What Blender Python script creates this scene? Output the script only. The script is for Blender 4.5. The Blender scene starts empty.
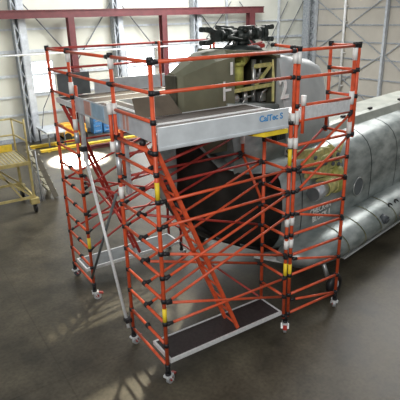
import bpy, bmesh, math, random
from mathutils import Vector, Matrix
random.seed(4)
C = bpy.context.scene.collection
PI = math.pi
V = Vector

# ---------------------------------------------------------------- materials
def mat(name, col, rough=.5, metal=0., var=.12, scale=6., bump=0., col2=None, emis=None, stretch=None, rvar=0.):
    m = bpy.data.materials.new(name); m.use_nodes = True
    nt = m.node_tree; b = nt.nodes['Principled BSDF']
    tc = nt.nodes.new('ShaderNodeTexCoord'); mp = nt.nodes.new('ShaderNodeMapping')
    nt.links.new(tc.outputs['Object'], mp.inputs[0])
    if stretch: mp.inputs['Scale'].default_value = stretch
    n = nt.nodes.new('ShaderNodeTexNoise'); n.inputs['Scale'].default_value = scale; n.inputs['Detail'].default_value = 6
    nt.links.new(mp.outputs[0], n.inputs['Vector'])
    r = nt.nodes.new('ShaderNodeValToRGB')
    c2 = col2 if col2 else tuple(min(1, c*(1+var)) for c in col)
    c1 = col if col2 else tuple(c*(1-var) for c in col)
    r.color_ramp.elements[0].position = .36; r.color_ramp.elements[1].position = .64
    r.color_ramp.elements[0].color = (*c1, 1); r.color_ramp.elements[1].color = (*c2, 1)
    nt.links.new(n.outputs['Fac'], r.inputs[0]); nt.links.new(r.outputs[0], b.inputs['Base Color'])
    b.inputs['Roughness'].default_value = rough; b.inputs['Metallic'].default_value = metal
    if rvar:
        mr = nt.nodes.new('ShaderNodeMapRange'); mr.inputs['To Min'].default_value = rough-rvar; mr.inputs['To Max'].default_value = rough+rvar
        nt.links.new(n.outputs['Fac'], mr.inputs[0]); nt.links.new(mr.outputs[0], b.inputs['Roughness'])
    if bump:
        bp = nt.nodes.new('ShaderNodeBump'); bp.inputs['Strength'].default_value = bump
        nt.links.new(n.outputs['Fac'], bp.inputs['Height']); nt.links.new(bp.outputs[0], b.inputs['Normal'])
    if emis:
        b.inputs['Emission Color'].default_value = (*emis[:3], 1); b.inputs['Emission Strength'].default_value = emis[3]
    return m
M = {}
M['red'] = mat('red_fibreglass', (.63,.088,.028), .42, var=.15, scale=9)
M['red_dark'] = mat('shaded_dark_red', (.40,.035,.025), .45, var=.2, scale=9)  # darker copy of the red for tubes in shade, also used on castor parts
M['black'] = mat('black_nylon', (.012,.012,.014), .5)
M['alu'] = mat('brushed_aluminium', (.62,.65,.68), .38, .65, scale=14)
M['alu_white'] = mat('pale_aluminium', (.74,.76,.77), .42, .25, scale=20, var=.08)
M['white'] = mat('white_plastic', (.82,.82,.8), .45)
M['mark'] = mat('white_marking_paint', (.9,.9,.88), .5, var=.03)
M['yellow_label'] = mat('yellow_label', (.85,.62,.03), .5)
M['ply'] = mat('brown_plywood', (.060,.044,.034), .6, var=.25, scale=5)
M['ply_dark'] = mat('dark_phenolic_plywood', (.030,.022,.022), .55, var=.3, scale=20)
M['toe_front'] = mat('silver_toe_board', (.72,.77,.80), .4, .3, scale=4, var=.08)
M['toe_grey'] = mat('grey_panel', (.11,.125,.13), .6)
M['redmark'] = mat('red_mark', (.5,.27,.22), .6); M['bluemark'] = mat('blue_mark', (.28,.40,.50), .6)
M['blue_ink'] = mat('blue_ink', (.07,.30,.62), .5)
M['skin'] = mat('grey_aircraft_paint', (.20,.235,.23), .32, .4, scale=3, col2=(.43,.47,.46), stretch=(.7,1,1.6), rvar=.08)
M['skin_light'] = mat('pale_lit_skin', (.42,.45,.46), .38, .1, scale=2.5, col2=(.52,.55,.55))  # pylon nose skin, with the window light put into its colour
M['cover'] = mat('grey_green_cover_paint', (.36,.39,.35), .4, .2, scale=2.5, col2=(.48,.50,.45))
M['olive'] = mat('olive_shaded_skin', (.165,.168,.11), .5, .1, scale=2.5, var=.13)  # same pylon skin on its shadowed part, with the shade put into the colour
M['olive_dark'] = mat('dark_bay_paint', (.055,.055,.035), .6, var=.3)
M['ramp_shade'] = mat('charcoal_ramp_shade', (.05,.05,.044), .42, .1, var=.35, scale=3)
M['rubber'] = mat('black_rubber', (.008,.008,.009), .45)
M['chromate'] = mat('zinc_chromate', (.40,.40,.10), .5, .1, scale=8, var=.3)
M['chrom_pale'] = mat('pale_chromate', (.62,.56,.22), .5, .05, scale=10, col2=(.36,.36,.14))
M['hub'] = mat('dark_rotor_steel', (.014,.02,.018), .4, .3, scale=14, col2=(.045,.055,.05))
M['steel'] = mat('bare_steel', (.42,.43,.42), .35, .8, scale=10)
M['tan'] = mat('tan_cover', (.42,.38,.30), .7)
M['ypaint'] = mat('yellow_paint', (.50,.41,.17), .5, scale=5, var=.2)
M['yellow_bright'] = mat('bright_yellow_paint', (.80,.58,.06), .5)
M['mesh'] = mat('grating_metal', (.42,.40,.30), .6, .2)
M['ir'] = mat('red_oxide_steel', (.11,.026,.028), .6, scale=3, var=.15)
M['gal'] = mat('galvanised_steel', (.50,.53,.56), .5, .15, scale=5)
M['gal_dark'] = mat('weathered_lattice_steel', (.26,.29,.32), .6, .15, scale=9, col2=(.40,.42,.44))
M['wire'] = mat('dark_tie_rod', (.16,.17,.18), .6)
M['orange'] = mat('orange_machine_paint', (.75,.22,.04), .5)
M['amber'] = mat('amber_machine_paint', (.75,.38,.04), .5)
M['bluep'] = mat('blue_machine_paint', (.06,.20,.42), .5)
M['dgrey'] = mat('dark_machine_paint', (.07,.08,.09), .5)
M['stair'] = mat('worn_stair_metal', (.24,.22,.18), .6)
M['window'] = mat('daylit_glass', (.9,.95,1), .3, emis=(.95,.98,1.0,4.5))

def wall_mat(name, col, girt):
    m = mat(name, col, .8, var=.06, scale=.8)
    nt = m.node_tree; b = nt.nodes['Principled BSDF']
    tc = nt.nodes.new('ShaderNodeTexCoord'); sp = nt.nodes.new('ShaderNodeSeparateXYZ')
    nt.links.new(tc.outputs['Object'], sp.inputs[0])
    w = nt.nodes.new('ShaderNodeMath'); w.operation = 'MULTIPLY'; w.inputs[1].default_value = 1/girt
    nt.links.new(sp.outputs[2], w.inputs[0])
    f = nt.nodes.new('ShaderNodeMath'); f.operation = 'FRACT'; nt.links.new(w.outputs[0], f.inputs[0])
    g = nt.nodes.new('ShaderNodeMath'); g.operation = 'LESS_THAN'; g.inputs[1].default_value = .03
    nt.links.new(f.outputs[0], g.inputs[0])
    bp = nt.nodes.new('ShaderNodeBump'); bp.inputs['Strength'].default_value = .5; bp.invert = True
    nt.links.new(g.outputs[0], bp.inputs['Height']); nt.links.new(bp.outputs[0], b.inputs['Normal'])
    return m
M['wall_b'] = wall_mat('cream_insulated_wall', (.56,.56,.49), .95)
M['wall_r'] = wall_mat('beige_insulated_wall', (.49,.455,.39), .95)

def floor_mat():
    m = bpy.data.materials.new('polished_concrete'); m.use_nodes = True
    nt = m.node_tree; b = nt.nodes['Principled BSDF']; L = nt.links.new
    tc = nt.nodes.new('ShaderNodeTexCoord')
    n1 = nt.nodes.new('ShaderNodeTexNoise'); n1.inputs['Scale'].default_value = 1.1; n1.inputs['Detail'].default_value = 9; n1.inputs['Roughness'].default_value = .62
    n2 = nt.nodes.new('ShaderNodeTexNoise'); n2.inputs['Scale'].default_value = 16; n2.inputs['Detail'].default_value = 4
    L(tc.outputs['Object'], n1.inputs['Vector']); L(tc.outputs['Object'], n2.inputs['Vector'])
    r = nt.nodes.new('ShaderNodeValToRGB')
    e = r.color_ramp.elements; e[0].position = .32; e[1].position = .7
    e[0].color = (.034,.030,.021,1); e[1].color = (.125,.108,.074,1)
    L(n1.outputs['Fac'], r.inputs[0])
    mx = nt.nodes.new('ShaderNodeMixRGB'); mx.blend_type = 'MULTIPLY'; mx.inputs[0].default_value = .55
    r2 = nt.nodes.new('ShaderNodeValToRGB'); r2.color_ramp.elements[0].position = .3; r2.color_ramp.elements[1].position = .6
    r2.color_ramp.elements[0].color = (.4,.4,.4,1); r2.color_ramp.elements[1].color = (1,1,1,1)
    L(n2.outputs['Fac'], r2.inputs[0]); L(r.outputs[0], mx.inputs[1]); L(r2.outputs[0], mx.inputs[2])
    # long saw-cut joints in the slab
    sp = nt.nodes.new('ShaderNodeSeparateXYZ'); L(tc.outputs['Object'], sp.inputs[0])
    last = mx
    for ax, period, off in ((0, 6.0, 1.35), (1, 6.0, 4.9)):
        a = nt.nodes.new('ShaderNodeMath'); a.operation = 'ADD'; a.inputs[1].default_value = off+60; L(sp.outputs[ax], a.inputs[0])
        d = nt.nodes.new('ShaderNodeMath'); d.operation = 'DIVIDE'; d.inputs[1].default_value = period; L(a.outputs[0], d.inputs[0])
        f = nt.nodes.new('ShaderNodeMath'); f.operation = 'FRACT'; L(d.outputs[0], f.inputs[0])
        g = nt.nodes.new('ShaderNodeMath'); g.operation = 'LESS_THAN'; g.inputs[1].default_value = .004; L(f.outputs[0], g.inputs[0])
        k = nt.nodes.new('ShaderNodeMixRGB'); k.blend_type = 'MULTIPLY'; k.inputs[2].default_value = (.8,.78,.75,1)
        L(g.outputs[0], k.inputs[0]); L(last.outputs[0], k.inputs[1]); last = k
    L(last.outputs[0], b.inputs['Base Color'])
    mr = nt.nodes.new('ShaderNodeMapRange'); mr.inputs['From Min'].default_value = .3; mr.inputs['From Max'].default_value = .7
    mr.inputs['To Min'].default_value = .36; mr.inputs['To Max'].default_value = .44
    L(n1.outputs['Fac'], mr.inputs[0]); L(mr.outputs[0], b.inputs['Roughness'])
    b.inputs['Specular IOR Level'].default_value = .4
    bp = nt.nodes.new('ShaderNodeBump'); bp.inputs['Strength'].default_value = .08
    L(n2.outputs['Fac'], bp.inputs['Height']); L(bp.outputs[0], b.inputs['Normal'])
    return m
M['floor'] = floor_mat()

# ---------------------------------------------------------------- mesh helpers
def bx(bm, a, b, mi=0, bev=0.):
    a = V(a); b = V(b)
    r = bmesh.ops.create_cube(bm, size=1)
    vs = r['verts']
    bmesh.ops.scale(bm, vec=(abs(b.x-a.x), abs(b.y-a.y), abs(b.z-a.z)), verts=vs)
    bmesh.ops.translate(bm, vec=(a+b)/2, verts=vs)
    fs = set(f for v in vs for f in v.link_faces)
    for f in fs: f.material_index = mi
    if bev:
        es = list(set(e for v in vs for e in v.link_edges))
        bmesh.ops.bevel(bm, geom=es, offset=bev, segments=2, affect='EDGES', profile=.5, material=-1)
def bar(bm, a, b, w, h, mi=0):
    """rectangular bar from a to b"""
    a = V(a); b = V(b); d = b-a; L = d.length
    q = d.to_track_quat('X', 'Z')
    r = bmesh.ops.create_cube(bm, size=1); vs = r['verts']
    bmesh.ops.scale(bm, vec=(L, w, h), verts=vs)
    bmesh.ops.transform(bm, matrix=Matrix.Translation((a+b)/2) @ q.to_matrix().to_4x4(), verts=vs)
    for f in set(f for v in vs for f in v.link_faces): f.material_index = mi
def cyl(bm, a, b, r, mi=0, n=12, r2=None):
    a = V(a); b = V(b); d = b-a
    q = d.to_track_quat('Z', 'Y')
    o = bmesh.ops.create_cone(bm, cap_ends=True, segments=n, radius1=r, radius2=r if r2 is None else r2, depth=d.length)
    vs = o['verts']
    bmesh.ops.transform(bm, matrix=Matrix.Translation((a+b)/2) @ q.to_matrix().to_4x4(), verts=vs)
    for f in set(f for v in vs for f in v.link_faces):
        f.material_index = mi; f.smooth = len(f.verts) == 4
def sph(bm, c, r, mi=0, sc=(1,1,1)):
    o = bmesh.ops.create_uvsphere(bm, u_segments=14, v_segments=9, radius=r); vs = o['verts']
    bmesh.ops.scale(bm, vec=sc, verts=vs); bmesh.ops.translate(bm, vec=c, verts=vs)
    for f in set(f for v in vs for f in v.link_faces): f.material_index = mi; f.smooth = True
def path(bm, pts, r, mi=0, n=10):
    for i in range(len(pts)-1):
        cyl(bm, pts[i], pts[i+1], r, mi, n)
        if i: sph(bm, pts[i], r, mi)
def torus(bm, c, axis, R, r, mi=0, n=28, k=8):
    axis = V(axis).normalized(); q = axis.to_track_quat('Z', 'Y'); c = V(c)
    rings = []
    for i in range(n):
        a = 2*PI*i/n; ring = []
        for j in range(k):
            b = 2*PI*j/k
            p = V(((R+r*math.cos(b))*math.cos(a), (R+r*math.cos(b))*math.sin(a), r*math.sin(b)))
            ring.append(bm.verts.new(c+q@p))
        rings.append(ring)
    for i in range(n):
        for j in range(k):
            f = bm.faces.new((rings[i][j], rings[(i+1)%n][j], rings[(i+1)%n][(j+1)%k], rings[i][(j+1)%k])); f.smooth = True; f.material_index = mi
def loft(bm, sections, cap=True, mi=0, smooth=True):
    rs = [[bm.verts.new(p) for p in s] for s in sections]
    fs = []
    for i in range(len(rs)-1):
        n = len(rs[i])
        for j in range(n):
            f = bm.faces.new((rs[i][j], rs[i][(j+1)%n], rs[i+1][(j+1)%n], rs[i+1][j])); f.smooth = smooth; f.material_index = mi; fs.append(f)
    if cap:
        for s in (rs[0], rs[-1]):
            f = bm.faces.new(s); f.material_index = mi
    return fs
def obj(name, bm, mats, parent=None, loc=None, rot=None):
    me = bpy.data.meshes.new(name)
    bmesh.ops.recalc_face_normals(bm, faces=bm.faces[:])
    bm.to_mesh(me); bm.free()
    for m in (mats if isinstance(mats, (list, tuple)) else [mats]): me.materials.append(m)
    o = bpy.data.objects.new(name, me); C.objects.link(o)
    if parent: o.parent = parent
    if loc: o.location = loc
    if rot: o.rotation_euler = rot
    return o
def new(): return bmesh.new()
def tag(o, label, cat, group=None, kind=None):
    o['label'] = label; o['category'] = cat
    if group: o['group'] = group
    if kind: o['kind'] = kind
    return o
def thing(name, label, cat, loc=(0,0,0), rz=0, group=None):
    o = bpy.data.objects.new(name, None); C.objects.link(o); o.empty_display_size = .1
    o.location = loc; o.rotation_euler = (0,0,rz)
    return tag(o, label, cat, group)
def struct(name, bm, m, parent=None):
    o = obj(name, bm, m, parent)
    if not parent: o['kind'] = 'structure'
    return o
def box_obj(name, a, b, m, parent=None, bev=0.):
    bm = new(); bx(bm, a, b, 0, bev); return obj(name, bm, m, parent)
def lettering(name, body, size, m, parent, mtx, depth=.004):
    cu = bpy.data.curves.new(name, 'FONT'); cu.body = body; cu.size = size; cu.extrude = depth; cu.align_x = 'CENTER'; cu.align_y = 'CENTER'
    cu.offset = size*.02
    t = bpy.data.objects.new(name, cu); C.objects.link(t)
    bpy.context.view_layer.update()
    me = bpy.data.meshes.new_from_object(t.evaluated_get(bpy.context.evaluated_depsgraph_get()))
    bpy.data.objects.remove(t); bpy.data.curves.remove(cu)
    me.materials.clear(); me.materials.append(m)
    me.transform(mtx)
    o = bpy.data.objects.new(name, me); C.objects.link(o); o.parent = parent
    return o
def basis(o, ex, ey):
    ex = V(ex).normalized(); ey = V(ey).normalized(); ez = ex.cross(ey)
    m = Matrix((ex, ey, ez)).transposed().to_4x4(); m.translation = V(o); return m

# ================================================================ setting
WX, WY = 21.9, 18.95
bm = new(); bx(bm, (-14,-12,-.2), (WX+.2, WY+.2, 0)); struct('floor', bm, M['floor'])
bm = new(); bx(bm, (-14, WY, 0), (WX+.2, WY+.2, 9.5)); struct('wall_back', bm, M['wall_b'])
bm = new(); bx(bm, (WX, -12, 0), (WX+.2, WY, 9.5)); struct('wall_right', bm, M['wall_r'])
tn = [0]
def trim(bm, m):
    tn[0] += 1; return struct('trim_%d' % tn[0], bm, m)
# red portal steel just in front of the back wall
bm = new(); bx(bm, (-6,18.1,5.68), (17.1,18.3,6.0)); bx(bm, (-6,18.05,5.97), (17.1,18.35,6.02)); bx(bm, (-6,18.05,5.66), (17.1,18.35,5.70)); trim(bm, M['ir'])
for x in (5.35, 10.35, 16.2):
    bm = new(); w = .15 if x < 16 else .2
    bx(bm, (x-w,18.02,.0), (x+w,18.06,5.68)); bx(bm, (x-w,18.34,.0), (x+w,18.38,5.68)); bx(bm, (x-.02,18.06,.0), (x+.02,18.34,5.68))
    bx(bm, (x-w-.05,17.98,0), (x+w+.05,18.42,.03)); trim(bm, M['ir'])
# girts on the back wall (one trim each)
for z, r in ((5.2,.045), (4.22,.07), (3.13,.06), (2.16,.05), (1.3,.05), (7.2,.05)):
    bm = new(); bx(bm, (-8,WY-.08,z-r), (WX,WY-.002,z+r)); trim(bm, M['gal'])
# grey columns with a lattice face
for x, w in ((3.1,.26), (8.0,.2), (12.75,.24), (-2.2,.26)):
    bm = new()
    bx(bm, (x-.05,18.5,0), (x+w,18.94,9)); 
    bx(bm, (x-.32,18.45,0), (x-.26,18.9,9), 1); bx(bm, (x-.10,18.45,0), (x-.05,18.9,9), 1)
    for k in range(18):
        z0 = k*.5; s = 1 if k % 2 else -1
        bar(bm, (x-.18-.1*s,18.5,z0), (x-.18+.1*s,18.5,z0+.5), .03, .05, 1)
    trim(bm, [M['gal'], M['gal_dark']])
bm = new()
bx(bm, (21.0,18.3,0), (21.12,18.85,9), 1); bx(bm, (21.55,18.3,0), (21.8,18.85,9), 0)
for k in range(14):
    z0 = k*.65; bar(bm, (21.1,18.35,z0), (21.56,18.35,z0+.32), .04, .05, 1); bar(bm, (21.56,18.35,z0+.32), (21.1,18.35,z0+.65), .04, .05, 1)
trim(bm, [M['gal'], M['gal_dark']])
# thin posts
for x in (18.9, 14.9):
    bm = new(); bx(bm, (x-.05,18.72,0), (x+.05,18.86,9)); trim(bm, M['gal'])
# tie rods across the back wall bays
for a, b in (((3.4,6.3),(5.9,3.2)), ((7.7,6.3),(5.2,3.0)), ((8.2,6.3),(10.2,3.9)), ((12.5,6.3),(14.8,3.8)), ((15.2,6.3),(13.0,3.9)), ((15.8,6.3),(18.4,3.6)), ((19.6,6.3),(17.9,3.6)), ((20.9,6.3),(19.2,3.8))):
    bm = new(); cyl(bm, (a[0],18.75,a[1]), (b[0],18.75,b[1]), .03, n=6); trim(bm, M['wire'])
# right wall: girts, columns, X bracing
for z in (.78, 1.78, 2.9, 3.86, 4.84, 5.78, 6.8):
    bm = new(); bx(bm, (WX-.07,-10,z-.035), (WX-.002,WY,z+.035)); trim(bm, M['gal_dark'])
for y in (13.0, 8.2, 3.4):
    bm = new(); bx(bm, (WX-.28,y-.07,0), (WX-.07,y+.07,9)); trim(bm, M['gal'])
for y0, y1 in ((18.5,13.1), (12.9,8.3)):
    for z0, z1 in ((0,3.2), (3.2,6.4)):
        bm = new(); bar(bm, (WX-.1,y0,z0), (WX-.1,y1,z1), .04, .05); bar(bm, (WX-.14,y0,z1), (WX-.14,y1,z0), .04, .05); trim(bm, M['gal_dark'])
# baseboard channel
bm = new(); bx(bm, (WX-.12,-10,0), (WX-.002,WY,.22)); o = struct('baseboard_right', bm, M['dgrey'])
bm = new(); bx(bm, (-8,WY-.1,0), (WX-.1,WY-.002,.2)); o = struct('baseboard_back', bm, M['gal_dark'])
# daylit wall openings
def window(n, x0, x1, z0, z1):
    bm = new(); bx(bm, (x0,WY-.05,z0), (x1,WY-.01,z1)); w = struct('window_%d' % n, bm, M['window'])
    bm = new(); f = .06
    for a, b in (((x0-f,z0-f),(x1+f,z0)), ((x0-f,z1),(x1+f,z1+f)), ((x0-f,z0),(x0,z1)), ((x1,z0),(x1+f,z1))):
        bx(bm, (a[0],WY-.09,a[1]), (b[0],WY-.003,b[1]))
    obj('window_frame', bm, M['gal'], w)
window(1, 3.45, 4.45, 2.3, 3.7)
window(2, 8.45, 10.05, 1.5, 4.0)
window(3, 10.75, 12.4, 1.5, 4.0)
window(4, 13.1, 15.7, 1.5, 4.0)
# white downpipe on the right wall
bm = new(); cyl(bm, (WX-.25,15.95,.9), (WX-.25,15.95,8.5), .075)
for z in (1.2,3.2,5.0,5.9): bx(bm, (WX-.27,15.84,z), (WX-.07,16.06,z+.05))
tag(obj('drainpipe', bm, M['white']), 'tall white vertical pipe fixed to the beige right-hand wall', 'pipe')
bm = new(); cyl(bm, (-6,18.0,4.12), (15.6,18.0,4.12), .045)
tag(obj('conduit_pipe', bm, M['alu_white']), 'long horizontal pale pipe running across in front of the back wall columns', 'pipe')

# ================================================================ helicopter
HA = math.radians(12)
heli = thing('helicopter', 'stripped grey helicopter fuselage with olive aft pylon and bladeless rotor head', 'helicopter', (4.6,2.45,0), HA)
def sec(s, w, zb, zc, e=3.2, n=28, sh=0.):
    out = []
    zm = (zb+zc)/2; h = (zc-zb)/2
    for i in range(n):
        a = 2*PI*i/n; c = math.cos(a); d = math.sin(a)
        out.append((s, w*math.copysign(abs(c)**(2/e), c), zm+h*math.copysign(abs(d)**(2/e), d)))
    return out
ST = [(-3.72,.16,2.85,3.95,2.8), (-3.62,.30,2.4,3.95,2.8), (-3.25,.40,1.85,3.8,2.8), (-2.75,.56,1.42,3.2,2.7), (-2.2,.80,1.12,2.98,2.8), (-1.6,1.12,.82,2.95,3), (-.9,1.22,.62,2.95,3.2), (0,1.25,.52,2.95,3.2), (2,1.25,.5,2.95,3.2), (4.5,1.25,.5,2.95,3.2), (8.5,1.25,.5,2.95,3.2)]
bm = new(); loft(bm, [sec(*q) for q in ST]); obj('fuselage', bm, M['skin'], heli)
# dark ramp panel on the tail, standing in for the opening's dark and under-deck shade
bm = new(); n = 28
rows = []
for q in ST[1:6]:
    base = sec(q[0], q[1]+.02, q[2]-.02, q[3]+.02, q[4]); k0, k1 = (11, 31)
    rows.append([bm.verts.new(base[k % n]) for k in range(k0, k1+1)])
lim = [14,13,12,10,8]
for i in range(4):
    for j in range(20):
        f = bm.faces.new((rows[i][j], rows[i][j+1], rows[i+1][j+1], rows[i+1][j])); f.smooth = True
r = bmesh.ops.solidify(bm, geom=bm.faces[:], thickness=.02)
ramp = obj('ramp_shade_panel', bm, M['ramp_shade'], heli); ramp['label'] = 'dark tail ramp panel with shade in its colour'
bm = new()
pts = [V((q[0], -(q[1]+.03)*.62, (q[2]-.03)+ (q[3]-q[2])*.06)) for q in ST[0:7]]
path(bm, pts, .05); obj('ramp_seal', bm, M['rubber'], heli)
# panel seams of the fuselage
def hoop(s, m=M['toe_grey'], w=.012):
    q = None
    for i in range(len(ST)-1):
        if ST[i][0] <= s <= ST[i+1][0]:
            t = (s-ST[i][0])/(ST[i+1][0]-ST[i][0]); q = [ST[i][k]*(1-t)+ST[i+1][k]*t for k in range(5)]
    a = sec(s-w, q[1]+.004, q[2]-.004, q[3]+.004, q[4]); b = sec(s+w, q[1]+.004, q[2]-.004, q[3]+.004, q[4])
    bm = new(); loft(bm, [a, b], cap=False); bmesh.ops.solidify(bm, geom=bm.faces[:], thickness=-.006)
    obj('panel_seam', bm, m, heli)
for s in (-1.0, .55, 1.9, 3.3, 4.8): hoop(s)
# drive shaft tunnel along the crown
bm = new()
tun = []
for s, w, z in ((.4,.5,3.0), (.75,.5,3.12), (2.2,.46,3.16), (8.5,.46,3.16)):
    tun.append([(s,-w-.1,2.85), (s,-w,z-.05), (s,-w+.08,z), (s,w-.08,z), (s,w,z-.05), (s,w+.1,2.85)])
loft(bm, tun, smooth=False); tno = obj('drive_shaft_cover', bm, M['cover'], heli)
bm = new()
for s in (1.9, 3.3, 5.1): bx(bm, (s-.07,-.42,3.14), (s+.07,-.34,3.2), 0, .01)
obj('latch', bm, M['rubber'], heli)
# forward part of the aft pylon (pale)
def psec(s, wb, wt, zt, zb=2.7, r=.16):
    return [(s,-wb,zb), (s,-wb,zb+(zt-zb)*.35), (s,-(wb*.35+wt*.65),zb+(zt-zb)*.7), (s,-wt,zt-r), (s,-wt+r*.3,zt-r*.3), (s,-wt+r,zt), (s,wt-r,zt), (s,wt-r*.3,zt-r*.3), (s,wt,zt-r), (s,(wb*.35+wt*.65),zb+(zt-zb)*.7), (s,wb,zb+(zt-zb)*.35), (s,wb,zb)]
bm = new()
loft(bm, [psec(-1.22,.75,.55,4.82), psec(-.9,.78,.58,4.80), psec(-.4,.78,.58,4.72), psec(0,.76,.57,4.66,r=.2), psec(.32,.73,.54,4.56,r=.22), psec(.54,.68,.48,4.42,r=.24), psec(.66,.62,.40,4.15,r=.22), psec(.74,.58,.36,3.7,r=.2), psec(.8,.5,.3,3.2,r=.1)])
obj('pylon_nose', bm, M['skin_light'], heli, loc=(.2,0,0))
# olive trailing part
bm = new()
def osec(s, w, zt, c=.1):
    return [(s,-w*1.05,3.2), (s,-w,zt-c), (s,-w*.45,zt), (s,w*.45,zt), (s,w,zt-c), (s,w*1.05,3.2)]
loft(bm, [osec(-3.36,.14,4.66,.06), osec(-3.28,.20,4.70,.07), osec(-3.0,.29,4.84,.12), osec(-2.65,.38,4.96,.14), osec(-2.26,.46,5.0,.12)], smooth=False)
obj('pylon_fairing', bm, M['olive'], heli)
bm = new(); bx(bm, (-3.41,-.135,3.3), (-3.37,.135,4.64), 0, .01); obj('trailing_edge', bm, M['olive_dark'], heli)
# pylon deck below the bay and open bay
bm = new(); loft(bm, [psec(-2.6,.62,.47,4.08,2.7,.03), psec(-1.9,.70,.54,4.0,2.7,.03), psec(-1.2,.75,.58,3.9,2.7,.03)]); obj('pylon_base', bm, M['skin'], heli, loc=(.15,0,0))
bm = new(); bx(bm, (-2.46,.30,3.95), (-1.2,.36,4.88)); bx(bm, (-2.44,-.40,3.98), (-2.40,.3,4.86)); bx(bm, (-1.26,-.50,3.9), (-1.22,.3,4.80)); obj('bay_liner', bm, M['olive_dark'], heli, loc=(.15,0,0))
bm = new(); loft(bm, [[(-2.42,-.48,4.90),(-1.45,-.56,4.86),(-1.2,-.56,4.78),(-1.2,.5,4.78),(-1.45,.5,4.92),(-2.42,.45,4.96)], [(-2.42,-.46,4.99),(-1.5,-.52,4.93),(-1.16,-.55,4.83),(-1.16,.5,4.83),(-1.5,.5,4.98),(-2.42,.45,5.0)]], smooth=False); obj('bay_roof', bm, M['olive'], heli, loc=(.15,0,0))
bm = new()
cyl(bm, (-2.12,-.18,4.30), (-2.12,-.18,4.70), .19, n=24); cyl(bm, (-2.12,-.18,4.70), (-2.12,-.18,4.76), .22, n=24); cyl(bm, (-2.0,-.1,4.76), (-1.7,0,4.86), .2, n=20)
for k in range(8):
    a = k*PI/4; cyl(bm, (-2.12+.205*math.cos(a), -.18+.205*math.sin(a), 4.74), (-2.12+.205*math.cos(a), -.18+.205*math.sin(a), 4.79), .014, n=6)
obj('transmission', bm, M['chromate'], heli, loc=(.15,0,0))
bm = new()
bx(bm, (-2.42,-.47,4.24), (-1.24,-.40,4.31), 0, .01); bx(bm, (-2.42,.2,4.24), (-1.24,.27,4.31), 0, .01); bx(bm, (-1.75,-.42,4.62), (-1.24,-.36,4.70), 0, .01)
bar(bm, (-1.28,-.48,3.95), (-1.24,-.44,4.75), .05, .06); bar(bm, (-1.75,-.42,4.3), (-1.28,-.42,4.65), .04, .05)
obj('bay_frame', bm, M['chrom_pale'], heli, loc=(.15,0,0))
bm = new()
cyl(bm, (-2.28,-.36,4.04), (-2.28,-.16,4.14), .12, n=16); sph(bm, (-2.28,-.34,4.12), .10)
cyl(bm, (-1.72,-.34,4.0), (-1.72,-.34,4.78), .045); cyl(bm, (-1.98,-.36,3.98), (-1.98,-.34,4.25), .05)
path(bm, [(-2.1,-.38,4.0), (-2.0,-.40,4.12), (-1.82,-.42,4.12), (-1.75,-.38,4.22)], .018)
path(bm, [(-1.6,-.4,3.98), (-1.55,-.42,4.15), (-1.4,-.42,4.2)], .018); path(bm, [(-1.9,-.3,4.35), (-1.6,-.38,4.45), (-1.5,-.34,4.75)], .02)
bx(bm, (-1.62,-.38,4.36), (-1.42,-.2,4.52), 0, .015); bx(bm, (-1.5,-.36,3.96), (-1.34,-.2,4.14), 0, .01)
obj('hydraulic_pipes', bm, M['steel'], heli, loc=(.15,0,0))
# rotor mast and hub
bm = new(); cyl(bm, (-1.86,0,4.9), (-1.86,0,5.02), .42, n=28, r2=.32); cyl(bm, (-1.86,0,5.0), (-1.86,0,5.12), .14, n=20)
for k in range(6):
    a = k*PI/3+.3; cyl(bm, (-1.86+.3*math.cos(a), .3*math.sin(a), 4.98), (-1.86+.2*math.cos(a), .2*math.sin(a), 5.12), .022)
obj('swashplate', bm, M['hub'], heli, loc=(.34,0,.02))
bm = new()
cyl(bm, (-1.86,0,5.08), (-1.86,0,5.26), .19, n=20); cyl(bm, (-1.86,0,5.26), (-1.86,0,5.34), .11, n=16, r2=.05)
for k in range(3):
    a = k*2*PI/3; sph(bm, (-1.86+.2*math.cos(a), .2*math.sin(a), 5.28), .07); bx(bm, (-1.86+.26*math.cos(a)-.07, .26*math.sin(a)-.05, 5.3), (-1.86+.26*math.cos(a)+.07, .26*math.sin(a)+.05, 5.345), 0, .01)
rh = obj('rotor_head', bm, M['hub'], heli, loc=(.34,0,.04))
def arm(ang, L):
    bm = new(); c = V((-1.86,0,5.19)); d = V((math.cos(ang), math.sin(ang), 0)); sd = V((-d.y, d.x, 0)); up = V((0,0,1))
    cyl(bm, c+d*.15, c+d*(L-.35), .085, n=14, r2=.065); cyl(bm, c+d*.3, c+d*.42, .12, n=16); cyl(bm, c+d*.52, c+d*.6, .105, n=16); cyl(bm, c+d*.24-sd*.02+up*.08, c+d*.62+up*.11, .03)
    path(bm, [c+d*.35+sd*.14, c+d*.55+sd*.2-up*.03, c+d*.3+sd*.3-up*.08], .025)
    bar(bm, c+d*(L-.42), c+d*(L-.26), .14, .2)
    for s in (-1, 1):
        bar(bm, c+d*(L-.32)+up*.05*s, c+d*(L-.16)+up*.10*s, .12, .07)
        bar(bm, c+d*(L-.20)+up*.105*s, c+d*L+up*.115*s, .13, .085)
        cyl(bm, c+d*(L-.06)-sd*.10+up*.115*s, c+d*(L-.06)+sd*.10+up*.115*s, .045, n=12)
    obj('rotor_arm', bm, M['hub'], rh)
arm(math.radians(176), 1.02); arm(math.radians(-10), .76); arm(math.radians(70), .95)
bm = new(); bx(bm, (-1.72,-.30,4.97), (-1.28,-.22,5.05), 0, .01); cyl(bm, (-1.75,-.28,5.02), (-1.35,-.28,5.08), .02); obj('maintenance_tag', bm, M['red_dark'], heli, loc=(.1,0,0))
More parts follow.
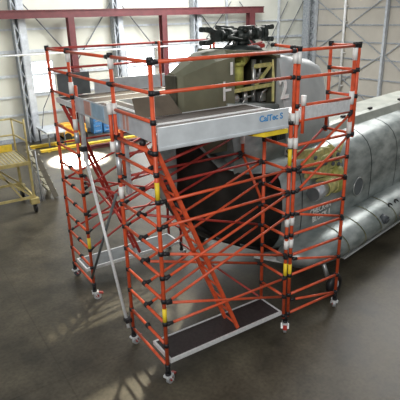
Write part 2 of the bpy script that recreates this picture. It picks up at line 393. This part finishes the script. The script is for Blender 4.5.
# markings
def side_m(s, t, z, tilt=8):
    a = math.radians(tilt); return basis((s, t, z), (1,0,0), (0, math.sin(a), math.cos(a)))
lettering('number_marking', '2', .56, M['mark'], heli, side_m(-1.1, -.72, 4.2, 9), .012)
bm = new(); bx(bm, (-2.71,-.465,4.14), (-2.66,-.455,4.48)); bx(bm, (-2.66,-.465,4.30), (-2.50,-.455,4.345)); bx(bm, (-2.53,-.475,4.58), (-2.47,-.465,4.80)); obj('stripe_marking', bm, M['white'], heli, loc=(.15,0,0))
bm = new()
bx(bm, (-1.42,-.80,3.24), (-1.10,-.70,3.46))
for k in range(5): bx(bm, (-1.39+k*.058,-.815,3.26), (-1.37+k*.058,-.79,3.44), 1)
obj('vent_grille', bm, [M['rubber'], M['dgrey']], heli)
lettering('stencil_marking', 'CHECK-IN\n  BLOCK 1', .18, M['white'], heli, side_m(-.38, -1.272, 1.55, 0), .004)
# engine mount, stub and cowl
bm = new()
for a, b, w, h in (((-1.35,-1.22,3.02), (-.1,-1.24,2.86), .12, .16), ((-1.15,-1.28,2.80), (.2,-1.30,2.60), .14, .12), ((-.95,-1.25,2.52), (.28,-1.3,2.36), .12, .14), ((-.2,-1.26,2.95), (.12,-1.3,2.4), .12, .16), ((-.7,-1.25,2.95), (-.5,-1.32,2.45), .1, .1)):
    bar(bm, a, b, w, h)
bx(bm, (-.62,-1.36,2.5), (.12,-1.22,2.86), 0, .03); bx(bm, (-1.0,-1.34,2.74), (-.5,-1.2,3.0), 0, .03)
path(bm, [(-.2,-1.3,3.0), (.1,-1.35,2.8), (.3,-1.3,2.98)], .03)
obj('engine_mount', bm, M['chrom_pale'], heli)
bm = new()
for p in ((-.5,-1.39,2.7), (-.2,-1.39,2.62), (0,-1.37,2.78), (-.85,-1.36,2.88), (-.3,-1.38,2.8), (.05,-1.38,2.56)): sph(bm, p, .045, 0, (1.3,.6,1))
path(bm, [(-1.2,-1.32,2.7), (-.8,-1.38,2.66), (-.4,-1.42,2.74), (0,-1.4,2.66)], .02)
obj('mount_fittings', bm, M['dgrey'], heli)
bm = new()
cyl(bm, (-.86,-1.36,2.12), (-.5,-1.36,2.16), .165, 0, 26); cyl(bm, (-.5,-1.36,2.16), (-.18,-1.36,2.2), .185, 1, 26)
cyl(bm, (-.875,-1.36,2.12), (-.858,-1.36,2.12), .145, 2, 26)
for x in (-.5,-.2): torus(bm, (x,-1.36,2.17), (1,0,.1), .19, .018, 1)
obj('exhaust_stub', bm, [M['alu'], M['chrom_pale'], M['toe_grey']], heli)
bm = new()
rr = [sec(0,.19,-.22,.22,2.5), sec(.16,.26,-.32,.30,2.5), sec(.30,.22,-.34,.28,2.5), sec(.36,.1,-.3,.2,2.5)]
loft(bm, [[V(p)+V((-.16,-1.28,2.22)) for p in s] for s in rr]); obj('intake_cowl', bm, M['chromate'], heli)
bm = new(); torus(bm, (1.27,-1.262,1.70), (0,1,0), .22, .016); cyl(bm, (1.27,-1.268,1.70), (1.27,-1.235,1.70), .205, 1, 28); obj('porthole', bm, [M['steel'], M['toe_grey']], heli)
# sponson
bm = new()
SP = [(-1.55,.12,.75,.95), (-1.3,.40,.58,1.08), (-.9,.58,.48,1.16), (-.3,.66,.42,1.2), (.6,.68,.4,1.2), (2.5,.68,.4,1.2), (4.5,.68,.4,1.2), (7.5,.68,.4,1.2)]
ss = []
for s, w, zb, zt in SP:
    r_ = []
    for i in range(15):
        a = PI/2+PI*i/14; r_.append((s, -1.2+w*1.05*math.cos(a), (zb+zt)/2+(zt-zb)/2*math.sin(a)))
    r_.append((s,-1.0,zb)); r_.append((s,-1.0,zt)); ss.append(r_)
loft(bm, ss); spn = obj('sponson', bm, M['skin'], heli)
for s in (-.2, .55, 1.3, 2.1):
    bm = new(); r_ = []
    for dx in (-.014, .014):
        r_.append([(s+dx, -1.2+.725*math.cos(PI/2+PI*i/14), .8+.405*math.sin(PI/2+PI*i/14)) for i in range(15)])
    loft(bm, [r_[0], r_[1]], cap=False)
    for f in bm.faces[:]:
        if len(f.verts) == 4 and f.calc_area() > .03: bmesh.ops.delete(bm, geom=[f], context='FACES')
    bmesh.ops.solidify(bm, geom=bm.faces[:], thickness=.006); obj('tank_strap', bm, M['chrom_pale'], spn)
bm = new(); cyl(bm, (1.52,-1.78,.98), (1.52,-1.93,.93), .11, n=20); cyl(bm, (1.52,-1.93,.93), (1.52,-1.96,.92), .07, n=16); obj('fuel_cap', bm, M['dgrey'], spn)
bm = new(); torus(bm, (2.15,-1.72,1.06), (0,-.7,.5), .08, .02); obj('filler_ring', bm, M['rubber'], spn)
bm = new(); torus(bm, (2.5,-1.72,1.06), (0,-.7,.5), .08, .02); obj('filler_ring', bm, M['rubber'], spn)
bm = new(); bx(bm, (.15,-1.66,.34), (7.2,-1.46,.385), 0, .005); obj('sponson_step', bm, M['alu_white'], heli)
# landing gear
for t, lab in ((-1.95,1), (1.95,0)):
    bm = new(); torus(bm, (-.80,t,.24), (0,1,0), .155, .088, 0, 30, 12)
    wh = obj('main_wheel', bm, M['rubber'], heli)
    bm = new(); cyl(bm, (-.80,t-.06,.24), (-.80,t+.06,.24), .1, 0, 20); cyl(bm, (-.80,t-.09,.24), (-.80,t+.09,.24), .04, 0, 12); obj('wheel_hub', bm, M['alu_white'], wh)
    bm = new(); sg = 1 if t > 0 else -1
    cyl(bm, (-.80,t-.12*sg,.24), (-.68,t-.45*sg,.8), .05); cyl(bm, (-.80,t-.12*sg,.24), (-.80,t+.02*sg,.24), .04); obj('landing_strut', bm, M['steel'], heli)
bm = new(); cyl(bm, (4.4,.5,0.0), (4.4,.5,.55), .06); cyl(bm, (4.4,.5,0.0), (4.4,.5,.03), .18); cyl(bm, (4.4,-.5,0.0), (4.4,-.5,.55), .06); cyl(bm, (4.4,-.5,0.0), (4.4,-.5,.03), .18)
obj('support_jack', bm, M['dgrey'], heli)

bm = new(); bar(bm, (3.95,2.65,.03), (4.5,1.8,.03), .16, .05)
tag(obj('wooden_chock', bm, M['white']), 'white painted timber lying on the floor under the helicopter belly', 'timber block')

# ================================================================ scaffold
sc = thing('scaffold', 'red fibreglass tube access scaffold on castors with plank decks around the helicopter tail', 'scaffold')
R0 = .031
TOP = 5.08
def standard_bits(bm, p, z0, z1):
    cyl(bm, (p[0],p[1],z0), (p[0],p[1],z1), R0, 0, 14)
def collar(bm, p, z, r=.043, h=.07): cyl(bm, (p[0],p[1],z-h/2), (p[0],p[1],z+h/2), r, 1, 12)
def frame(p, q, z0, z1, rungs, mids=(), top=True, name='end_frame', dark=False, z0q=None):
    """one ladder frame: two uprights and its rungs"""
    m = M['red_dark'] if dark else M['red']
    bm = new(); standard_bits(bm, p, z0, z1); standard_bits(bm, q, z0 if z0q is None else z0q, z1)
    for z in rungs:
        collar(bm, p, z)
        if z > (z0 if z0q is None else z0q): collar(bm, q, z)
    if top:
        collar(bm, p, z1, .046, .06); collar(bm, q, z1, .046, .06)
    fr = obj(name, bm, [m, M['black']], sc)
    P = V((p[0],p[1],0)); Q = V((q[0],q[1],0)); d = (Q-P).normalized()
    for z in rungs:
        bm = new(); up = V((0,0,z)); cyl(bm, P+d*.03+up, Q-d*.03+up, .025, 0, 12)
        if z in mids:
            c = (P+Q)/2+up; cyl(bm, c-d*.045, c+d*.045, .036, 1, 12); sph(bm, c+V((0,0,.02)), .045, 1)
        obj('rung', bm, [m, M['black']], fr)
    return fr
def sleeve(fr, p, z, h=.14, m='white', name='joint_sleeve', r=.044):
    bm = new(); cyl(bm, (p[0],p[1],z-h/2), (p[0],p[1],z+h/2), r, 0, 14)
    obj(name, bm, M[m], fr)
def castor(p, rz, z0=.33, red=True):
    bm = new(); x, y = p
    cyl(bm, (x,y,z0-.10), (x,y,z0+.02), .036, 1, 12); cyl(bm, (x,y,z0-.14), (x,y,z0-.10), .05, 1, 12)
    c, s = math.cos(rz), math.sin(rz)
    d = V((c,s,0)); sd = V((-s,c,0)); o = V((x,y,0))
    bx_c = o+V((0,0,z0-.16)); bar(bm, bx_c-d*.06, bx_c+d*.08, .11, .035)
    for k in (-1,1):
        bar(bm, o+sd*.05*k+d*.0+V((0,0,z0-.165)), o+sd*.05*k+d*.05+V((0,0,.075)), .05, .012)
    k = obj('castor', bm, [M['alu_white'], M['black']], sc)
    w = o+d*.05+V((0,0,.08)); bm = new(); cyl(bm, w-sd*.028, w+sd*.028, .08, 0, 24); cyl(bm, w-sd*.036, w+sd*.036, .035, 1, 14)
    obj('wheel', bm, [M['dgrey'] if not red else M['alu'], M['red_dark']], k)
    if red:
        bm = new(); bar(bm, w-d*.02+V((0,0,.085)), w+d*.12+V((0,0,.05)), .07, .03); obj('brake_pedal', bm, M['red_dark'], k)
    return k
RUNG = [round(.36+.4*k, 3) for k in range(9)]
MID = [.76,1.16,1.56,1.96,2.36,2.76]
A, D, E_, F_ = (0,0), (0,1.25), (0,3.13), (0,4.33)
B, G, G2 = (2.46,0), (2.46,.64), (2.46,1.25)
B2, Cc, H = (2.57,0), (3.84,0), (3.84,.62)
T2a, T2b = (2.5,3.72), (2.5,4.33)
f1 = frame(A, D, .3, TOP, RUNG+[3.86,4.28,4.66,5.05], MID)
sleeve(f1, D, 4.96, .16); sleeve(f1, D, 4.30, .16); sleeve(f1, D, 3.72, .2, 'alu'); sleeve(f1, A, 3.32, .26, 'yellow_label', 'yellow_sticker', .034); sleeve(f1, A, 1.3, .26, 'yellow_label', 'yellow_sticker', .034)
sleeve(f1, D, 2.95, .2, 'white'); sleeve(f1, D, 3.4, .3, 'alu')
f2 = frame(E_, F_, .3, TOP, RUNG+[4.25,4.66,5.05], MID)
sleeve(f2, E_, 4.95, .16); sleeve(f2, E_, 4.42, .2); sleeve(f2, E_, 3.75, .2); sleeve(f2, E_, 3.5, .2, 'alu'); sleeve(f2, E_, 1.3, .26, 'yellow_label', 'yellow_sticker', .034)
f3 = frame(B, G, .3, 3.95, RUNG, ())
sleeve(f3, B, 3.62, .16); sleeve(f3, B, 3.38, .28, 'yellow_label', 'yellow_sticker', .034); sleeve(f3, B, 2.22, .14); sleeve(f3, B, 1.8, .16); sleeve(f3, B, 1.3, .28, 'yellow_label', 'yellow_sticker', .034)
f4 = frame(B2, Cc, .3, TOP, RUNG+[3.96,4.2,4.64,5.05], ())
sleeve(f4, B2, 4.94, .18); sleeve(f4, B2, 4.02, .22); sleeve(f4, Cc, 4.92, .2); sleeve(f4, Cc, 4.2, .22); sleeve(f4, Cc, 3.68, .2); sleeve(f4, B2, 3.6, .18); sleeve(f4, B2, 2.22, .14); sleeve(f4, B2, 1.8, .16); sleeve(f4, B2, 1.25, .28, 'yellow_label', 'yellow_sticker', .034)
f5 = frame((3.93,0), (3.93,.62), 3.5, TOP, [3.56,4.22,4.66,5.05], ())
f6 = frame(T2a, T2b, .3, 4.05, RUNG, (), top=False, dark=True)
# upper rear extension of the middle frame
bm = new(); cyl(bm, (2.46,1.25,3.12), (2.46,1.25,4.0), R0, 0, 12); collar(bm, G2, 3.16); collar(bm, G2, 3.6); cyl(bm, (2.46,1.23,3.14), (2.46,.67,2.42), .026, 0, 12)
xf = obj('frame_extension', bm, [M['red'], M['black']], sc); sleeve(xf, G2, 3.45, .16)
for z in (3.16, 3.6):
    bm = new(); cyl(bm, (2.46,.67,z), (2.46,1.22,z), .025, 0, 12); obj('rung', bm, [M['red']], xf)
# doubled upright stubs
def stub(x, y, z0, z1, sl=()):
    bm = new(); cyl(bm, (x,y,z0), (x,y,z1), .029, 0, 12); o = obj('guardrail_post', bm, M['red'], sc)
    for z, m in sl: sleeve(o, (x,y), z, .16, m)
    return o
stub(2.49,-.005,3.9,TOP,((4.94,'white'),(4.02,'white'))); stub(2.68,-.03,3.75,4.3,((4.28,'white'),))
stub(-.075,1.25,3.65,4.3,((4.30,'white'),(3.72,'white'))); stub(.09,1.25,3.2,3.95,()); stub(.08,3.13,4.0,4.45,()); stub(2.5,4.33,4.05,TOP,()); stub(3.88,4.33,4.1,TOP,()); stub(3.98,4.33,4.1,TOP,())
# silver sections of the left uprights
bm = new(); bx(bm, (.10,1.20,2.9), (.17,1.30,3.72), 0, .01); obj('silver_channel', bm, M['alu'], sc)
bm = new(); bx(bm, (.09,3.08,3.0), (.16,3.18,3.95), 0, .01); obj('silver_channel', bm, M['alu'], sc)
for p, r, red in ((A,.4,True), (D,.3,True), (E_,-.3,True), (F_,.2,False), ((2.51,0),-2.3,True), ((2.48,.64),.6,False), (Cc,.9,True), (T2a,.3,False), (T2b,.9,False)):
    castor(p, r, red=red)

def brace(name, a, b, dark=False, r=.022, mat_=None):
    a = V(a); b = V(b); d = (b-a).normalized()
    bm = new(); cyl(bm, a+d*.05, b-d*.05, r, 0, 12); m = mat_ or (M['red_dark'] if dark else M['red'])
    o = obj(name, bm, m, sc)
    for p, s in ((a,1), (b,-1)):
        bm = new(); cyl(bm, p+d*.012*s, p+d*.085*s, r+.008, 0, 12); sph(bm, p+d*.02*s, .036); obj('hook', bm, M['black'], o)
    return o
y0 = -.035
# guardrails
for z in (5.05, 4.66): brace('guardrail', (0,y0,z), (2.46,y0,z), r=.026)
for z in (5.05, 4.66): brace('guardrail', (-.035,1.25,z), (-.035,3.13,z), r=.024)
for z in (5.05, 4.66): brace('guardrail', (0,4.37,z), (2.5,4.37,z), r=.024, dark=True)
brace('guardrail', (2.5,4.37,5.05), (3.9,4.37,5.05), r=.024, dark=True)
brace('guardrail', (2.5,0.02,5.09), (2.5,.55,5.12), r=.024)
brace('guardrail', (-.03,.02,3.86), (-.03,1.2,3.86), r=.026)
# front face y=0
fr = [(0,3.16,3.18), (0,2.78,2.8), (0,2.36,1.62), (0,1.95,2.76), (0,1.54,2.36), (0,1.54,.78), (0,1.16,1.16)]
for _, za, zb in fr: brace('diagonal_brace' if abs(za-zb) > .1 else 'ledger', (.03,y0,za), (2.43,y0,zb))
# middle plane y=.63 from rung middles to the inner upright
for za, zb in ((3.16,3.18), (1.96,2.8), (1.56,2.36), (1.16,1.98), (2.36,3.16), (1.96,1.16), (2.76,1.96)):
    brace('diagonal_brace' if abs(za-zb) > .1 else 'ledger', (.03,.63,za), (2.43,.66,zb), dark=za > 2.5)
brace('diagonal_brace', (.04,.3,3.56), (1.55,.3,3.9), dark=True)
# rear plane y=1.25
for za, zb in ((3.2,3.2), (2.76,3.58), (2.36,3.14), (3.56,3.58)):
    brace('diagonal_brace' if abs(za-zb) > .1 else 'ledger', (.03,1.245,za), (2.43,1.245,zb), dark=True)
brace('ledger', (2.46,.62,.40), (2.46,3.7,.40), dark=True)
# right tower
for za, zb in ((2.76,3.56), (3.16,3.94), (3.12,2.8), (2.36,2.02), (1.5,1.18), (.66,.40)):
    brace('diagonal_brace', (2.60,-.04,za), (3.81,-.04,zb))
brace('diagonal_brace', (2.6,.2,3.4), (3.2,.5,3.92)); brace('diagonal_brace', (2.52,.6,2.7), (3.9,.6,3.6), dark=True)
# left tower faces
for za, zb in ((2.46,3.3), (1.96,2.78), (1.56,2.36), (1.16,1.96), (2.36,2.36), (1.9,1.5)):
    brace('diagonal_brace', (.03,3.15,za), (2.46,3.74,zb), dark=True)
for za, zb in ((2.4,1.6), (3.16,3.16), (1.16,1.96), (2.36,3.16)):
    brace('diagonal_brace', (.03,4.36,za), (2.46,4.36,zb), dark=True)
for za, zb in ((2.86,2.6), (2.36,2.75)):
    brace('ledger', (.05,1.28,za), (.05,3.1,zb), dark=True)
# silver stay and grey stay
bm = new(); cyl(bm, (-.10,1.22,.42), (-.07,2.66,3.46), .028, 0, 14); o = obj('stay_tube', bm, M['alu_white'], sc); o['label'] = 'long silver stay tube'
for y, z in ((1.27,.55), (2.62,3.4)):
    bm = new(); bx(bm, (-.14,y-.06,z-.04), (-.02,y+.06,z+.04), 0, .01); cyl(bm, (-.08,y-.09,z), (-.08,y+.12,z), .02); obj('stay_clamp', bm, M['black'], o)
bm = new(); cyl(bm, (-.05,1.35,2.9), (-.05,3.06,.55), .024, 0, 14); o = obj('stay_tube', bm, M['toe_grey'], sc); o['label'] = 'dull grey stay tube'

# platforms
def platform(a, b, z, top=M['ply'], th=.09, name='platform'):
    (xa,ya), (xb,yb) = a, b
    bm = new(); bx(bm, (xa+.035,ya+.035,z-.02), (xb-.035,yb-.035,z)); o = obj(name, bm, top, sc)
    bm = new()
    bx(bm, (xa,ya,z-th), (xb,ya+.035,z+.008)); bx(bm, (xa,yb-.035,z-th), (xb,yb,z+.008)); bx(bm, (xa,ya+.035,z-th), (xa+.035,yb-.035,z+.008)); bx(bm, (xb-.035,ya+.035,z-th), (xb,yb-.035,z+.008))
    obj('edge_frame', bm, M['alu_white'], o)
    return o
platform((.06,.0), (2.42,.60), .44, M['ply_dark'], .06)
p = platform((.06,3.70), (2.44,4.31), .44, M['toe_grey'], .06)
DZ = 4.10
platform((.05,.03), (2.44,.58), DZ); platform((.05,.61), (2.44,1.17), DZ)
platform((.95,1.19), (2.44,1.52), DZ-.01) if False else None
platform((.05,1.20), (.58,3.08), DZ); platform((.60,1.20), (.86,3.08), DZ)
platform((.05,3.11), (2.44,3.70), DZ); platform((.05,3.72), (2.44,4.30), DZ)
platform((2.62,.03), (3.82,.60), DZ-.05, M['alu_white'])
# toe boards
bm = new(); bx(bm, (.05,-.02,3.88), (2.38,.012,4.2), 0, .006); bx(bm, (.05,-.032,3.90), (2.38,-.02,3.93)); tb = obj('toe_board', bm, M['toe_front'], sc)
lettering('toe_board_lettering', 'CalTec S', .13, M['blue_ink'], tb, basis((2.02,-.024,4.09), (1,0,0), (0,0,1)), .003)
bm = new(); bx(bm, (2.64,-.02,3.97), (3.80,.012,4.17), 0, .006); obj('toe_board', bm, M['alu_white'], sc)
bm = new(); bx(bm, (.03,.06,3.98), (.05,3.1,4.27), 0, .004); tb = obj('toe_board', bm, M['gal'], sc)
for ya, yb, mm in ((2.62,2.35,'redmark'), (2.25,1.75,'bluemark'), (1.02,.96,'redmark'), (.9,.84,'redmark'), (1.45,1.15,'bluemark')):
    bm = new(); bx(bm, (.018,yb,4.02), (.03,ya,4.25)); obj('coloured_sticker', bm, M[mm], tb)
bm = new(); bx(bm, (.9,4.31,4.1), (2.6,4.335,4.38), 0, .004); obj('toe_board', bm, M['gal'], sc)
bm = new(); bx(bm, (.12,4.29,4.12), (.80,4.32,4.56), 0, .006); o = obj('end_panel', bm, M['toe_grey'], sc); o['label'] = 'dark grey upright panel'
# yellow board under the front deck
bm = new(); loft(bm, [[(1.72,.05,3.83),(1.9,-.02,3.80),(2.38,-.02,3.80),(2.38,.5,3.76),(1.85,.5,3.76)], [(1.72,.05,3.86),(1.9,-.02,3.87),(2.38,-.02,3.87),(2.38,.5,3.87),(1.85,.5,3.87)]], smooth=False)
o = obj('yellow_board', bm, M['yellow_label'], sc)
# open trapdoor
bm = new(); loft(bm, [[(.30,1.10,4.12),(1.08,1.05,4.12),(.97,1.25,4.40),(.34,1.30,4.40)], [(.30,1.13,4.12),(1.09,1.08,4.12),(.98,1.28,4.40),(.34,1.33,4.40)]], smooth=False)
o = obj('trapdoor', bm, M['tan'] if False else mat('brown_board', (.13,.105,.075), .6, var=.15), sc); o['label'] = 'brown trapdoor leaf lying open'
# ladders
def ladder(t0, t1, b0, b1, n, dark=False):
    m = M['red_dark'] if dark else M['red']
    bm = new(); bar(bm, t0, b0, .045, .06); bar(bm, t1, b1, .045, .06); o = obj('ladder', bm, m, sc)
    for k in range(n):
        f = (k+.7)/n; a = V(t0).lerp(V(b0), f); b = V(t1).lerp(V(b1), f)
        bm = new(); cyl(bm, a, b, .018, 0, 10); obj('ladder_rung', bm, m, o)
    bm = new(); sph(bm, t0, .05); sph(bm, t1, .05); obj('hook', bm, M['black'], o)
ladder((.03,.42,3.92), (.03,.05,3.92), (1.45,.44,.46), (1.45,.07,.46), 12)
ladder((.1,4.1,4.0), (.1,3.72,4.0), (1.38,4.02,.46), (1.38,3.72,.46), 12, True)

# ================================================================ background equipment
# yellow wheeled access stand
ws = thing('work_stand', 'yellow wheeled access stand with railings and grating deck by the left edge', 'work stand', (0,9,0))
def W(*p): return V((p[0], p[1]-9, p[2]))
bm = new()
for y in (9.0, 10.6):
    bar(bm, W(-3.2,y,1.58), W(.45,y,1.58), .08, .1); bar(bm, W(-3.2,y,.5), W(.45,y,.5), .06, .07)
for x in (-3.2,-1.4,.4):
    bar(bm, W(x,9,1.58), W(x,10.6,1.58), .06, .08); bar(bm, W(x,9,.5), W(x,10.6,.5), .06, .06)
    for y in (9.0,10.6): bar(bm, W(x,y,.42), W(x,y,1.6), .07, .07)
for y in (9.0,10.6):
    bar(bm, W(-.75,y,1.55), W(.35,y,.52), .05, .05); bar(bm, W(-2.4,y,1.55), W(-1.4,y,.52), .05, .05); bar(bm, W(-.55,y,1.55), W(.05,y,.52), .05, .05)
obj('stand_frame', bm, M['ypaint'], ws)
bm = new(); bx(bm, W(-3.2,9.02,1.60), W(.42,10.58,1.62), 0)
for k in range(34): bx(bm, W(-3.15+k*.105,9.02,1.62), W(-3.13+k*.105,10.58,1.645), 1)
obj('grating_deck', bm, [M['mesh'], M['ypaint']], ws)
bm = new()
for x in (-3.2,-2.0,-.95,-.1,.42):
    for y in (10.6,): cyl(bm, W(x,y,1.6), W(x,y,2.66), .03)
for x in (-3.2,.42): cyl(bm, W(x,9.0,1.6), W(x,9,2.9), .03)
for z in (2.66,2.15):
    cyl(bm, W(-3.2,10.6,z), W(.42,10.6,z), .028); cyl(bm, W(.42,9.0,z+.1), W(.42,10.6,z), .028)
obj('stand_railing', bm, M['ypaint'], ws)
bm = new(); bx(bm, W(-3.2,10.55,1.64), W(.3,10.58,1.86)); obj('kick_board', bm, M['yellow_bright'], ws)
for x, y in ((.4,9),(-1.4,9),(-3.2,9),(.4,10.6),(-3.2,10.6)):
    bm = new(); bx(bm, W(x-.13,y-.10,.28), W(x+.13,y+.10,.46), 0, .01); k = obj('castor', bm, M['ypaint'], ws)
    bm = new(); cyl(bm, W(x-.04,y,.13), W(x+.04,y,.13), .13, 0, 22); obj('wheel', bm, M['rubber'], k)
# stairs down from it
st = thing('stair_unit', 'pale metal step unit sloping down from the right end of the yellow stand', 'stairs', (.6,10.2,0))
def S(*p): return V((p[0]-.6, p[1]-10.2, p[2]))
for y in (9.9,10.7):
    bm = new(); bar(bm, S(.80,y,1.72), S(1.32,y,.02), .05, .16); obj('stringer', bm, M['stair'], st)
for k in range(6):
    z = .27+k*.25; x = 1.32-.52*z/1.75
    bm = new(); bx(bm, S(x-.14,9.9,z-.02), S(x+.12,10.7,z+.02)); obj('tread', bm, M['mesh'], st)
bm = new()
for x in (.84,):
    for y in (9.9,10.7): cyl(bm, S(x,y,0), S(x,y,1.7), .03)
obj('support_leg', bm, M['gal'], st)

# bench, machines and bars along the back wall
tb = thing('workbench', 'long grey metal bench standing by the back wall beside the yellow stand', 'workbench', (3.4,17.3,0))
bm = new(); bx(bm, (-.35,-.9,.72), (.55,.8,.8), 0, .01); obj('bench_top', bm, M['gal'], tb)
for x, y in ((-.28,-.82),(.46,-.82),(-.28,.7),(.46,.7)):
    bm = new(); bx(bm, (x,y,0), (x+.06,y+.06,.72)); obj('leg', bm, M['dgrey'], tb)
bm = new(); path(bm, [(3.15,17.4,.82), (3.6,18.3,1.6), (4.25,18.5,2.6)], .02)
tag(obj('support_rod', bm, M['dgrey']), 'thin dark rod leaning from the grey bench up to the wall', 'rod')
# yellow machine
my = thing('tow_tractor', 'low amber yellow tractor parked by the back wall behind the scaffold ladder', 'tow tractor', (4.72,17.72,0))
my.scale = (.8,.9,1)
bm = new(); bx(bm, (-.75,-.4,.22), (.75,.4,.55), 0, .05); bx(bm, (-.7,-.35,.55), (-.1,.35,.85), 0, .05); bx(bm, (.5,-.35,.5), (.72,.35,.78), 0, .03); obj('body', bm, M['amber'], my)
bm = new(); bx(bm, (.05,-.25,.55), (.35,.25,.65), 0, .03); bx(bm, (.35,-.25,.6), (.43,.25,.95), 0, .03); obj('seat', bm, M['dgrey'], my)
bm = new(); cyl(bm, (-.1,0,.8), (.05,0,1.0), .02); torus(bm, (.06,0,1.0), (.7,0,.6), .15, .018); obj('steering_wheel', bm, M['rubber'], my)
for x in (-.5,.5):
    for y in (-.42,.42):
        bm = new(); cyl(bm, (x,y-.06,.22), (x,y+.06,.22), .22, 0, 20); obj('wheel', bm, M['rubber'], my)
oc = thing('pallet_truck', 'orange pallet truck standing by the back wall right of the blue cabinets', 'pallet truck', (7.3,17.2,0))
bm = new(); bx(bm, (-.55,-.27,.12), (.45,-.1,.2), 0, .01); bx(bm, (-.55,.1,.12), (.45,.27,.2), 0, .01); bx(bm, (.4,-.27,.12), (.62,.27,.5), 0, .04); obj('fork', bm, M['orange'], oc)
bm = new(); cyl(bm, (.55,0,.45), (.8,0,1.15), .03); torus(bm, (.83,0,1.2), (.8,.0,-.3), .12, .02); obj('handle', bm, M['orange'], oc)
bm = new(); cyl(bm, (.55,-.1,.1), (.55,.1,.1), .1, 0, 18); cyl(bm, (-.45,-.22,.06), (-.45,-.14,.06), .06, 0, 14); cyl(bm, (-.45,.14,.06), (-.45,.22,.06), .06, 0, 14); obj('wheel', bm, M['rubber'], oc)
for i, (x, h, lab) in enumerate(((6.15,1.15,'taller blue steel cabinet against the back wall'), (6.7,.85,'shorter blue steel cabinet against the back wall'))):
    cb = thing('tool_cabinet', lab, 'cabinet', (x,18.3,0), 0)
    bm = new(); bx(bm, (-.24,-.22,.05), (.24,.22,h), 0, .01); bx(bm, (-.2,-.18,0), (.2,.2,.05)); obj('body', bm, M['bluep'], cb)
    for k in range(4):
        z = .1+k*(h-.15)/4; bm = new(); bx(bm, (-.21,-.245,z), (.21,-.222,z+(h-.15)/4-.03)); d = obj('drawer', bm, M['bluep'], cb)
        bm = new(); bx(bm, (-.12,-.26,z+.06), (.12,-.245,z+.08)); obj('handle', bm, M['alu'], d)
# long low bars lying on the floor
for x0, x1, y, h, m, lab in ((2.2,4.9,17.1,.12,'yellow_bright','yellow steel bar on the floor nearest the grey bench'), (2.6,8.0,16.1,.10,'yellow_bright','long yellow bar on the floor behind the red beam'), (4.2,9.2,15.3,.16,'ir','long dark red beam lying on the floor behind the scaffold')):
    bm = new(); bx(bm, (x0,y-.12,0.03), (x1,y+.12,.05)); bx(bm, (x0,y-.03,0.05), (x1,y+.03,h)); bx(bm, (x0,y-.12,h), (x1,y+.12,h+.02))
    for x in (x0+.3,(x0+x1)/2,x1-.4): bx(bm, (x,y-.14,0), (x+.1,y+.14,.03))
    tag(obj('steel_beam', bm, M[m]), lab, 'beam')

# ================================================================ light
def area(loc, size, e, col=(1,1,1), target=None, sy=None):
    l = bpy.data.lights.new('hall_light', 'AREA'); l.energy = e; l.color = col; l.size = size
    if sy: l.shape = 'RECTANGLE'; l.size_y = sy
    o = bpy.data.objects.new('hall_light', l); C.objects.link(o); o.location = loc
    d = (V(target)-V(loc)) if target else V((0,0,-1)); o.rotation_euler = d.to_track_quat('-Z', 'Y').to_euler(); return o
area((9,9,12), 6, 1150, (1,.97,.92), (5,3,0))
area((-7,-8,9), 4, 750, (1,.97,.92), (1.5,1,3.6))
area((11,12,9.5), 6, 1500, (.97,.99,1), (10,19,3))  # added to brighten the back wall, as is the next one
area((2,12,10), 5, 200, (.97,.99,1), (3,19,3))
area((17,6,11), 5, 620, (1,.98,.95), (8,2,1))
# added spot for the bright floor glare by the yellow stand, source unseen
l = bpy.data.lights.new('floor_glare_spot', 'SPOT'); l.energy = 800000; l.spot_size = math.radians(14); l.spot_blend = .8; l.shadow_soft_size = .3
o = bpy.data.objects.new('floor_glare_spot', l); C.objects.link(o); o.location = (3.5,26,9); o.location = (3.9,18.2,8.8)
o.rotation_euler = (V((3.6,14.0,0))-V(o.location)).to_track_quat('-Z', 'Y').to_euler()
# late sun through a roof light, slanting over the tail onto the floor left of the scaffold
l = bpy.data.lights.new('roof_light_sun', 'SPOT'); l.energy = 9000; l.color = (1,.88,.62); l.spot_size = math.radians(13); l.spot_blend = .6; l.shadow_soft_size = .25
o = bpy.data.objects.new('roof_light_sun', l); C.objects.link(o); o.location = (6.5,9.5,14)
o.rotation_euler = (V((.0,1.3,0))-V(o.location)).to_track_quat('-Z', 'Y').to_euler()
w = bpy.data.worlds.new('World'); bpy.context.scene.world = w; w.use_nodes = True
w.node_tree.nodes['Background'].inputs[0].default_value = (.93,.96,1,1); w.node_tree.nodes['Background'].inputs[1].default_value = .30

# ================================================================ camera
cam = bpy.data.cameras.new('camera'); co = bpy.data.objects.new('camera', cam); C.objects.link(co)
loc = V((-2.9428,-5.6839,5.5745)); yaw, pitch, roll = .5696, .36, -.0268
cy, sy = math.cos(yaw), math.sin(yaw)
fwd = V((sy*math.cos(pitch), cy*math.cos(pitch), -math.sin(pitch))); r = V((cy,-sy,0)); u = r.cross(fwd)
r2 = r*math.cos(roll)+u*math.sin(roll); u2 = -r*math.sin(roll)+u*math.cos(roll)
m = Matrix((r2, u2, -fwd)).transposed().to_4x4(); m.translation = loc
co.matrix_world = m; cam.sensor_width = 36; cam.sensor_fit = 'HORIZONTAL'; cam.lens = 488.63/400*36; cam.clip_end = 200
bpy.context.scene.camera = co
vs = bpy.context.scene.view_settings; vs.view_transform = 'Standard'; vs.look = 'None'; vs.gamma = 1; vs.use_curve_mapping = False; vs.exposure = .3
